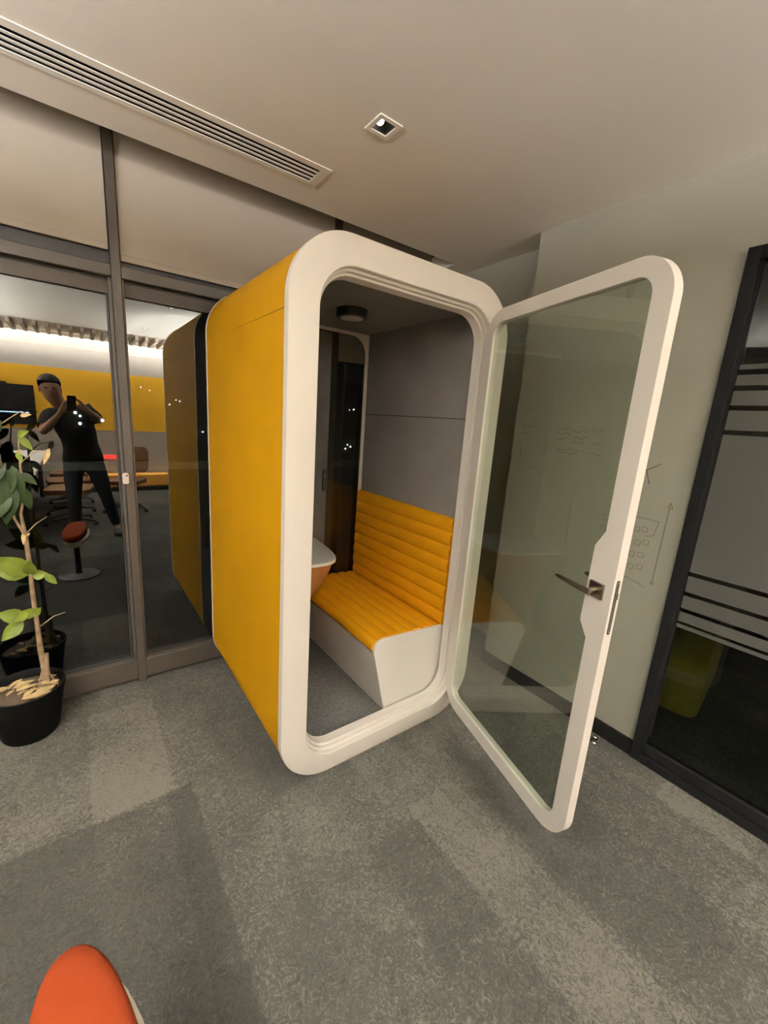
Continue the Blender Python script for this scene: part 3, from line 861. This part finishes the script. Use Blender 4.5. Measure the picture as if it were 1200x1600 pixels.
# ------------------------------------------------------------------ orange seat at the bottom left
st = thing('upholstered_stool', 'oblong orange upholstered stool with cream shell at the bottom left corner', 'stool', (-0.662, -0.76, 0))


def oval(cx, cy, a, b, z, n=48, p=2.2, tilt=0.0):
    out = []
    for k in range(n):
        t = 2*PI*k/n
        c, s = math.cos(t), math.sin(t)
        x = a*math.copysign(abs(c)**(2/p), c); y = b*math.copysign(abs(s)**(2/p), s)
        out.append((cx+x*math.cos(tilt)-y*math.sin(tilt), cy+x*math.sin(tilt)+y*math.cos(tilt), z))
    return out


cx, cy, tl = -0.660, -0.765, math.radians(6)
bm = bmesh.new()
loft(bm, [oval(cx, cy, .080, .278, .395, tilt=tl), oval(cx, cy, .088, .286, .400, tilt=tl), oval(cx, cy, .0905, .289, .420, tilt=tl), oval(cx, cy, .088, .286, .436, tilt=tl), oval(cx, cy, .080, .277, .446, tilt=tl), oval(cx, cy, .062, .252, .450, tilt=tl), oval(cx, cy, .03, .16, .4515, tilt=tl)], closed=False, cap=True)
obj('seat_pad', bm, M_ORANGE, st, ang=70)
bm = bmesh.new()
loft(bm, [oval(cx+.007, cy-.01, .085, .26, .394, tilt=tl), oval(cx+.009, cy-.01, .097, .276, .388, tilt=tl), oval(cx+.006, cy-.01, .090, .265, .355, tilt=tl), oval(cx, cy, .06, .22, .325, tilt=tl)], closed=False, cap=True)
obj('seat_shell', bm, M_SHELL, st, ang=50, label='cream moulded shell under the pad')
bm = bmesh.new()
lathe(bm, [(0.16, 0.0), (0.16, 0.008), (0.15, 0.014), (0.03, 0.022), (0.024, 0.04), (0.022, 0.3245)], (cx, cy, 0), 40)
obj('pedestal', bm, M_CHAIRB, st, ang=40)

# ------------------------------------------------------------------ small steel door stop on the floor
t = thing('door_stop', 'small round steel door stop on the carpet beside the right wall', 'door stop', (1.500, -0.585, 0))
bm = bmesh.new(); lathe(bm, [(0.013, 0.0), (0.014, 0.002), (0.009, 0.006), (0.008, 0.018), (0.012, 0.022), (0.0125, 0.034), (0.009, 0.039), (0.002, 0.040)], (1.500, -0.585, 0.0), 24)
obj('knob', bm, M_STEEL, t, ang=50)
bm = bmesh.new(); lathe(bm, [(0.0128, 0.024), (0.0140, 0.026), (0.0140, 0.030), (0.0128, 0.032)], (1.500, -0.585, 0.0), 24, close=False)
obj('rubber_ring', bm, M_SKIRT, t)

# ------------------------------------------------------------------ faint marker drawings on the right wall
def strokes(name, label, cat, lines, mat=M_MARK, w=0.0022, part='pen_line'):
    y_, z_ = lines[0][0]
    t = thing(name, label, cat, (XR, y_, z_))
    for pl in lines:
        bm = bmesh.new()
        L_ = []
        for k, (y0, z0) in enumerate(pl):                     # one continuous ribbon per pen line
            a = Vector((0, *pl[max(0, k-1)])); b = Vector((0, *pl[min(len(pl)-1, k+1)]))
            d = b-a
            if d.length < 1e-5: d = Vector((0, *pl[k]))-a
            d.normalize(); sd = Vector((0, -d.z, d.y))*w/2
            p = Vector((XR-0.0002, y0, z0)); o = Vector((-0.0006, 0, 0))
            L_.append([p-sd, p+sd, p+sd+o, p-sd+o])
        loft(bm, L_, closed=False, cap=True)
        obj(part, bm, mat, t)
    return t


strokes('marker_arrow', 'tall faint double-ended arrow drawn in marker on the right wall near the black frame', 'wall drawing',
        [[(-.660, 1.295), (-.655, .90)], [(-.672, 1.272), (-.660, 1.298), (-.650, 1.272), (-.672, 1.272)], [(-.665, .915), (-.655, .895), (-.648, .917)]], w=.003)
strokes('marker_star', 'faint branching star mark drawn on the wall right of the open door', 'wall drawing',
        [[(-.475, 1.445), (-.535, 1.43), (-.592, 1.468)], [(-.535, 1.43), (-.557, 1.368)], [(-.50, 1.39), (-.535, 1.43)]], w=.005)
sq = []
for (y, z) in [(-.545, 1.145), (-.578, 1.150), (-.595, 1.09), (-.560, 1.08), (-.545, 1.02), (-.585, 1.025), (-.51, 1.02), (-.59, .965), (-.55, .955), (-.515, 1.09)]:
    h = 0.012
    sq.append([(y-h, z-h), (y+h, z-h*.9), (y+h*.9, z+h), (y-h, z+h*.95), (y-h, z-h)])
sq += [[(-.63, 1.20), (-.53, 1.205)], [(-.63, 1.20), (-.62, 1.13)], [(-.62, 1.13), (-.585, 1.12)], [(-.53, .90), (-.60, .885), (-.63, .87)]]
strokes('marker_sketch', 'cluster of small marker squares drawn on the wall right of the door handle', 'wall drawing', sq, w=.0024)
sq = []
for (y, z) in [(-.395, 1.17), (-.425, 1.17), (-.39, 1.11), (-.42, 1.10), (-.395, 1.05), (-.42, 1.04)]:
    h = 0.013
    sq.append([(y-h, z-h), (y+h, z-h*.9), (y+h*.9, z+h), (y-h, z+h*.95), (y-h, z-h)])
sq += [[(-.40, 1.23), (-.43, 1.24), (-.435, 1.22)], [(-.20, 1.23), (-.205, 1.12), (-.21, .96)], [(-.20, .80), (-.215, .82)]]
strokes('marker_sketch', 'faint marker squares and a vertical line seen through the open door glass', 'wall drawing', sq, M_MARKF, w=.0026)


def scribble(y0, y1, z, amp):
    pts = []; y = y0; k = 0
    while y > y1:
        pts.append((y, z+random.uniform(-amp, amp))); y -= random.uniform(0.006, 0.014); k += 1
    return pts


strokes('marker_notes', 'rows of blurred faint handwriting on the wall behind the open door glass', 'wall drawing',
        [scribble(-.06, -.13, 1.60, .012), scribble(-.14, -.23, 1.585, .012), scribble(-.05, -.12, 1.545, .012), scribble(-.14, -.22, 1.53, .012),
         scribble(-.07, -.24, 1.49, .007), scribble(-.24, -.31, 1.60, .012), scribble(-.25, -.32, 1.53, .010), scribble(-.25, -.33, 1.48, .007), scribble(-.06, -.14, 1.575, .010), scribble(-.16, -.24, 1.56, .010), scribble(-.07, -.20, 1.47, .004)], M_MARKF, w=.0045)
strokes('marker_notes', 'smudged faint handwriting near the wall corner, behind the open door glass', 'wall drawing',
        [scribble(.17, .11, 1.70, .008), scribble(.18, .10, 1.60, .010), scribble(.17, .11, 1.56, .012), [(.17, 1.50), (.165, 1.46), (.15, 1.42)], scribble(.10, .06, 1.36, .012)], M_MARKF, w=.0045)

# ------------------------------------------------------------------ yellow-green pouf in the adjoining dark room
t = thing('pouf', 'yellow-green rounded pouf in the dark room behind the striped glass partition', 'pouf', (2.25, -0.55, 0))
bm = bmesh.new()
P0 = [(2.16, -0.83), (2.13, -0.66), (2.36, -0.18), (2.86, -0.20), (2.86, -0.74)]


def pl_loop(k, z, r=0.10):
    cx = sum(p[0] for p in P0)/len(P0); cy = sum(p[1] for p in P0)/len(P0); out = []
    n = len(P0)
    for i in range(n):
        a = Vector(P0[i-1]); b = Vector(P0[i]); c = Vector(P0[(i+1) % n])
        p1 = b+(a-b).normalized()*r*0.6; p2 = b+(c-b).normalized()*r*0.6
        for j in range(6):
            t_ = j/5; q = p1*(1-t_)**2+b*2*t_*(1-t_)+p2*t_*t_
            out.append((cx+(q.x-cx)*k, cy+(q.y-cy)*k, z))
    return out


loft(bm, [pl_loop(0.93, 0.0), pl_loop(0.98, 0.02), pl_loop(1.0, 0.06), pl_loop(1.0, 0.30), pl_loop(0.97, 0.335), pl_loop(0.90, 0.35), pl_loop(0.5, 0.355)], closed=False, cap=True)
obj('cushion', bm, M_OLIVE, t, ang=60)

# ------------------------------------------------------------------ back of the room (seen mirrored in the window glass)
t = thing('ceiling_baffles', 'row of taupe ceiling baffles along the back wall', 'ceiling baffle', (-1.3, -4.8, ZC))
for k in range(40):
    x = XLEFT+0.1+k*0.142
    bm = bmesh.new(); box(bm, x, x+0.045, YBACK+0.16, -4.25, ZC-0.07, ZC-0.001)
    obj('baffle', bm, M_SLAT, t)
t = thing('cove_light', 'long warm linear cove light washing the back wall', 'light', (-1.3, YBACK+0.03, 2.6))
bm = bmesh.new(); box(bm, XLEFT+0.05, XR-0.05, YBACK+0.004, YBACK+0.030, 2.585, 2.605)
obj('light_strip', bm, M_GLOW, t)
lo = area('cove_beam', (-1.3, YBACK+0.09, 2.575), 5.4, 0.04, COVE, NEUT); lo.rotation_euler = (math.radians(-12), 0, 0)


def fill(x, y0, y1, k, label):  # added unseen light that brightens ceiling and pod, kept out of the reflections
    t = thing('added_fill_light', label, 'light', (x, (y0+y1)/2, 2.30), group='added unseen lights')
    bm = bmesh.new(); box(bm, x-0.035, x+0.035, y0, y1, 2.285, 2.335); obj('housing', bm, M_LAMPH, t, bevel=0.004)
    bm = bmesh.new(); box(bm, x-0.028, x+0.028, y0+.02, y1-.02, 2.280, 2.2849); obj('diffuser', bm, M_GLOW, t)
    for y in (y0+0.3, y1-0.3):
        bm = bmesh.new(); tube(bm, [(x, y, 2.335), (x, y, ZC)], 0.002, 6); obj('cable', bm, M_STEEL, t)
    area('fill_beam_down', (x, (y0+y1)/2, 2.276), 0.06, y1-y0-.04, FILL_DOWN*k, NEUT)
    area('fill_beam_up', (x, (y0+y1)/2, 2.342), 0.06, y1-y0-.04, FILL_UP*k, NEUT, True)


fill(-2.0, -4.4, 0.2, 0.85, 'added unseen pendant light left of the conference table')
fill(1.0, -4.6, -2.4, 0.55, 'added unseen pendant light along the right wall behind the photographer')

t = thing('conference_table', 'long white conference table reflected behind the plant', 'table', (-1.7, -3.5, 0))
bm = bmesh.new(); slab(bm, rrect(-2.3, -0.99, -4.9, -2.0, 0.04, 5), [], 0.72, 0.745, lambda a, b, tt: (a, b, tt)); obj('tabletop', bm, M_DESK, t, bevel=0.003)
for x, y in ((-2.2, -4.8), (-1.1, -4.8), (-2.2, -2.1), (-1.1, -2.1)):
    bm = bmesh.new(); box(bm, x-0.03, x+0.03, y-0.03, y+0.03, 0, 0.7195); obj('leg', bm, M_CHAIRB, t)
for i, (x, y, a) in enumerate([(-1.25, -2.5, .2), (-1.35, -3.2, -.1), (-1.2, -4.0, .4)]):
    bm = bmesh.new(); box(bm, x-0.105, x+0.105, y-0.15, y+0.15, 0.7455, 0.7475)
    bmesh.ops.rotate(bm, verts=bm.verts, cent=(x, y, 0), matrix=Matrix.Rotation(a, 3, 'Z'))
    obj('paper_sheet', bm, M_PAPER, org=(x, y, 0.7455), label=['white paper sheet on the near end of the conference table', 'white paper sheet midway on the conference table', 'white paper sheet on the far end of the conference table'][i], cat='paper', group='papers on the conference table')


def office_chair(x, y, rot, label):
    t = thing('office_chair', label, 'chair', (0, 0, 0), group='office chairs round the conference table')
    bm = bmesh.new()
    for k in range(5):
        a = 2*PI*k/5; tube(bm, [(0, 0, 0.10), (0.28*math.cos(a), 0.28*math.sin(a), 0.065)], [0.022, 0.014], 8)
    obj('base', bm, M_DCHROME, t)
    for k in range(5):
        a = 2*PI*k/5; bm = bmesh.new(); sphere(bm, (0.28*math.cos(a), 0.28*math.sin(a), 0.028), 0.028, 1, 1, 1, 12, 8); obj('castor', bm, M_CHAIRB, t)
    bm = bmesh.new(); tube(bm, [(0, 0, 0.08), (0, 0, 0.43)], 0.022, 10); obj('column', bm, M_DCHROME, t)
    bm = bmesh.new(); slab(bm, rrect(-0.24, 0.24, -0.24, 0.24, 0.09, 8), [], 0.43, 0.49, lambda a, b, tt: (a, b, tt)); obj('seat', bm, M_CHAIRW, t, bevel=0.015)
    bm = bmesh.new(); slab(bm, rrect(-0.22, 0.22, 0.56, 0.95, 0.09, 8), [], 0.0, 0.04, lambda a, b, tt: (a, -0.25-tt-(b-0.56)*0.12, b)); obj('backrest', bm, M_CHAIRW, t, bevel=0.012)
    bm = bmesh.new(); tube(bm, [(0, -0.18, 0.43), (0, -0.285, 0.47), (0, -0.305, 0.66)], 0.018, 8); obj('back_support', bm, M_CHAIRB, t)
    t.location = (x, y, 0); t.rotation_euler = (0, 0, rot)


office_chair(-0.70, -2.75, math.radians(90+10), 'brown office chair nearest the photographer at the long table')
office_chair(-0.72, -3.45, math.radians(90-8), 'brown office chair second along the long table')
office_chair(-0.70, -4.20, math.radians(90+5), 'brown office chair third along the long table, by the back wall')
office_chair(-0.05, -3.3, math.radians(30), 'brown office chair pulled away from the table into the open floor')

t = thing('wall_screen', 'black wall screen mounted on the yellow band behind the table', 'screen', (-1.9, YBACK+0.03, 1.2))
bm = bmesh.new(); slab(bm, rrect(-2.75, -1.09, 1.14, 1.77, 0.01, 4), [], YBACK+0.012, YBACK+0.055, lambda a, b, tt: (a, tt, b)); obj('screen_panel', bm, M_SCREEN, t, bevel=0.003)
bm = bmesh.new(); box(bm, -2.70, -1.08, YBACK+0.056, YBACK+0.062, 1.322, 1.338); obj('light_bar', bm, M_BLUE, t, label='thin blue-white glowing strip')
bm = bmesh.new(); box(bm, -1.50, -1.42, YBACK+0.02, YBACK+0.06, 1.771, 1.80); obj('webcam', bm, M_CHAIRB, t)
t = thing('low_bench', 'low orange upholstered bench along the back wall', 'bench', (0.3, -5.1, 0))
bm = bmesh.new(); box(bm, -0.75, 1.50, -5.05, YBACK+0.02, 0.07, 0.30); obj('bench_cushion', bm, M_ORB, t, bevel=0.02)
bm = bmesh.new(); box(bm, -0.75, 1.50, -5.0, YBACK+0.02, 0, 0.069); obj('plinth', bm, M_CHAIRB, t)
t = thing('led_sign', 'small red glowing light bar low on the back wall', 'light', (-0.18, YBACK+0.02, 0.6))
bm = bmesh.new(); box(bm, -0.345, 0.0, YBACK+0.005, YBACK+0.03, 0.565, 0.635); obj('red_tube', bm, M_RED, t, bevel=0.005)

# ------------------------------------------------------------------ the photographer, mirrored in the window
def skin_mesh(nodes, edges, root, off, sub=2):
    """grow one continuous surface over the skeleton and return it as a plain mesh"""
    me = bpy.data.meshes.new('skeleton')
    keys = list(nodes)
    me.from_pydata([Vector(nodes[k][0])-off for k in keys], [(keys.index(a), keys.index(b)) for a, b in edges], [])
    o = bpy.data.objects.new('skeleton', me); COL.objects.link(o)
    o.modifiers.new('skin', 'SKIN').use_smooth_shade = True
    for i, k in enumerate(keys):
        r = nodes[k][1]
        sv = me.skin_vertices[0].data[i]
        sv.radius = (r, r) if not isinstance(r, tuple) else r
        sv.use_root = (k == root)
    m_ = o.modifiers.new('sub', 'SUBSURF'); m_.levels = sub; m_.render_levels = sub
    dg = bpy.context.evaluated_depsgraph_get()
    out = bpy.data.meshes.new_from_object(o.evaluated_get(dg))
    bpy.data.objects.remove(o)
    return out


person = thing('person', 'person in black shirt and dark jeans taking the photo, mirrored in the window', 'person', (-0.5, -1.95, 0))
N = {}
E = []


def add(k, p, r, to=None):
    N[k] = (p, r)
    if to: E.append((to, k))


add('pelvis', (-0.53, -2.02, 0.93), 0.135)
add('waist', (-0.55, -2.00, 1.08), 0.125, 'pelvis')
add('chest', (-0.59, -1.93, 1.28), 0.150, 'waist')
add('neck0', (-0.645, -1.86, 1.46), 0.085, 'chest')
add('neck', (-0.70, -1.815, 1.525), 0.058, 'neck0')
add('jaw', (-0.745, -1.780, 1.600), 0.082, 'neck')
add('head', (-0.765, -1.775, 1.685), 0.094, 'jaw')
add('crown', (-0.773, -1.785, 1.745), 0.082, 'head')
for sgn, tag_, sh, el, wr, hd in ((-1, 'l', (-0.79, -1.87, 1.42), (-0.86, -1.66, 1.24), (-0.70, -1.46, 1.44), (-0.665, -1.425, 1.50)),
                                  (1, 'r', (-0.45, -1.93, 1.45), (-0.37, -1.72, 1.38), (-0.48, -1.47, 1.49), (-0.525, -1.425, 1.525))):
    add('sh'+tag_, sh, 0.070, 'chest'); add('ua'+tag_, tuple((Vector(sh)+Vector(el))/2), 0.052, 'sh'+tag_); add('el'+tag_, el, 0.041, 'ua'+tag_)
    add('fa'+tag_, tuple((Vector(el)*0.6+Vector(wr)*0.4)), 0.039, 'el'+tag_); add('wr'+tag_, wr, 0.025, 'fa'+tag_)
    add('pa'+tag_, hd, (0.030, 0.020), 'wr'+tag_)
    hv = Vector(hd)
    fd = Vector((0.4*-sgn, 0.05, 0.9)).normalized()
    side = Vector((0.3*sgn, 0.25, 0.1)).normalized()
    for i, ln in enumerate((0.066, 0.074, 0.070, 0.056)):
        b0 = hv+Vector((0, (i-1.5)*0.012, 0.012+(i % 2)*0.004))+Vector((sgn*0.004, 0, 0))*i
        m1 = b0+fd*ln*0.55; m2 = m1+Vector((-sgn*0.6, 0.35, 0.4)).normalized()*ln*0.45
        add(f'f{i}a{tag_}', tuple(b0+fd*0.012), 0.009, 'pa'+tag_); add(f'f{i}b{tag_}', tuple(m1), 0.0085, f'f{i}a{tag_}'); add(f'f{i}c{tag_}', tuple(m2), 0.007, f'f{i}b{tag_}')
    t0 = hv+Vector((-sgn*0.022, 0.006, -0.005)); t1 = t0+Vector((-sgn*0.026, 0.004, 0.014))
    add('t0'+tag_, tuple(t0), 0.011, 'pa'+tag_); add('t1'+tag_, tuple(t1), 0.009, 't0'+tag_)
for tag_, hp, kn, an, toe in (('l', (-0.64, -2.02, 0.86), (-0.655, -1.98, 0.48), (-0.66, -2.06, 0.09), (-0.67, -1.88, 0.035)), ('r', (-0.43, -2.03, 0.86), (-0.345, -2.04, 0.48), (-0.255, -2.14, 0.09), (-0.245, -1.96, 0.035))):
    add('hp'+tag_, hp, 0.092, 'pelvis'); add('th'+tag_, tuple((Vector(hp)+Vector(kn))/2), 0.078, 'hp'+tag_); add('kn'+tag_, kn, 0.056, 'th'+tag_)
    add('ca'+tag_, tuple(Vector(kn)*0.62+Vector(an)*0.38+Vector((0, -0.02, 0))), 0.054, 'kn'+tag_); add('an'+tag_, an, 0.036, 'ca'+tag_); add('to'+tag_, toe, (0.038, 0.026), 'an'+tag_)
POFF = root_org(person)
bme = skin_mesh(N, E, 'pelvis', POFF)
bme.name = 'body'; bme.materials.clear(); bme.materials.append(M_SKIN)
body = bpy.data.objects.new('body', bme); COL.objects.link(body); body.parent = person
SEG = [(a, b, Vector(N[a][0])-POFF, Vector(N[b][0])-POFF) for a, b in E]


def zone(p):
    """nearest bone and how far along it"""
    best = None
    for a, b, A, B_ in SEG:
        d = B_-A; t_ = max(0, min(1, (p-A).dot(d)/max(1e-9, d.length_squared)))
        rr = lambda k: N[k][1] if not isinstance(N[k][1], tuple) else N[k][1][0]
        q = (p-(A+d*t_)).length-(rr(a)*(1-t_)+rr(b)*t_)
        if best is None or q < best[0]: best = (q, a, b, t_)
    return best[1:]


def garment(name, test, grow, mat, label):
    bm = bmesh.new(); bm.from_mesh(bme)
    bm.normal_update()
    kill = [f for f in bm.faces if not test(f.calc_center_median())]
    bmesh.ops.delete(bm, geom=kill, context='FACES')
    bm.normal_update()
    for v_ in bm.verts: v_.co += v_.normal*grow
    me = bpy.data.meshes.new(name); bm.to_mesh(me); bm.free(); me.materials.append(mat)
    for p in me.polygons: p.use_smooth = True
    o = bpy.data.objects.new(name, me); COL.objects.link(o); o.parent = person
    so_ = o.modifiers.new('cloth', 'SOLIDIFY'); so_.thickness = 0.004; so_.offset = 1
    o['label'] = label


TORSO = {'pelvis', 'waist', 'chest', 'neck0'}


def in_shirt(p):
    a, b, t_ = zone(p)
    if p.z+POFF.z < 0.93: return False
    if a in TORSO and b in TORSO: return True
    if b in ('shl', 'shr', 'ual', 'uar'): return True
    if b in ('ell', 'elr'): return t_ < 0.35
    if b in ('hpl', 'hpr'): return True
    return a == 'neck0' and t_ < 0.1


def in_jeans(p):
    a, b, t_ = zone(p)
    if p.z+POFF.z > 0.975: return False
    if a == 'pelvis' or b in ('hpl', 'hpr', 'thl', 'thr', 'knl', 'knr', 'cal', 'car'): return True
    return b in ('anl', 'anr') and t_ < 0.85


garment('shirt', in_shirt, 0.016, M_SHIRT, 'black short-sleeved shirt')
garment('jeans', in_jeans, 0.010, M_JEANS, 'dark jeans')
for k in 'lr':
    a = Vector(N['an'+k][0]); tt = Vector(N['to'+k][0])
    bm = bmesh.new(); sphere(bm, ((a.x+tt.x)/2, (a.y+tt.y)/2+0.02, 0.045), 0.14, 0.36, 1.0, 0.32, 20, 12)
    obj('shoe', bm, M_SHOE, person, ang=70)
hc = Vector(N['head'][0])
bm = bmesh.new(); sphere(bm, (hc.x-0.004, hc.y-0.022, hc.z+0.045), 0.104, 0.94, 1.0, 0.92, 28, 16)
bmesh.ops.delete(bm, geom=[v for v in bm.verts if v.co.y > hc.y+0.022 and v.co.z < hc.z+0.062 or v.co.z < hc.z-0.055], context='VERTS')
obj('hair', bm, M_HAIR, person, ang=80)
bm = bmesh.new(); sphere(bm, (hc.x+0.004, hc.y+0.092, hc.z-0.028), 0.016, 0.8, 1.1, 1.5, 12, 8); obj('nose', bm, M_SKIN, person, ang=80)
for sx in (-1, 1):
    bm = bmesh.new(); sphere(bm, (hc.x+sx*0.031, hc.y+0.078, hc.z-0.004), 0.011, 1.2, 0.7, 0.7, 12, 8); obj('eye', bm, M_EYE, person, ang=80)
    bm = bmesh.new(); sphere(bm, (hc.x+sx*0.088, hc.y-0.002, hc.z-0.02), 0.028, 0.35, 0.7, 1.15, 12, 8); obj('ear', bm, M_SKIN, person, ang=80)
bm = bmesh.new(); sphere(bm, (hc.x+0.008, hc.y+0.078, hc.z-0.070), 0.022, 1.1, 0.5, 0.32, 12, 8); obj('mouth', bm, M_LIP, person, ang=80)
# phone held upright right behind the camera position
ph = thing('smartphone', 'black smartphone held up in both hands of the photographer', 'phone', (-0.60, -1.385, 1.54))
bm = bmesh.new(); slab(bm, rrect(-0.038, 0.038, -0.076, 0.076, 0.010, 6), [], 0.0, 0.008, lambda a, b, tt: (a, tt, b))
R = Matrix.Rotation(math.radians(-10), 4, 'X')
bmesh.ops.transform(bm, matrix=Matrix.Translation((-0.600, -1.390, 1.545)) @ Matrix.Rotation(-YAW*0.6, 4, 'Z') @ R, verts=bm.verts)
obj('phone_body', bm, M_PHONE, ph, bevel=0.002)
bm = bmesh.new(); sphere(bm, (0, 0, 0), 0.006, 1, 0.35, 1, 12, 8)
bmesh.ops.transform(bm, matrix=Matrix.Translation((-0.603, -1.377, 1.60)) @ Matrix.Rotation(-YAW*0.6, 4, 'Z'), verts=bm.verts)
obj('lens', bm, M_STEEL, ph)
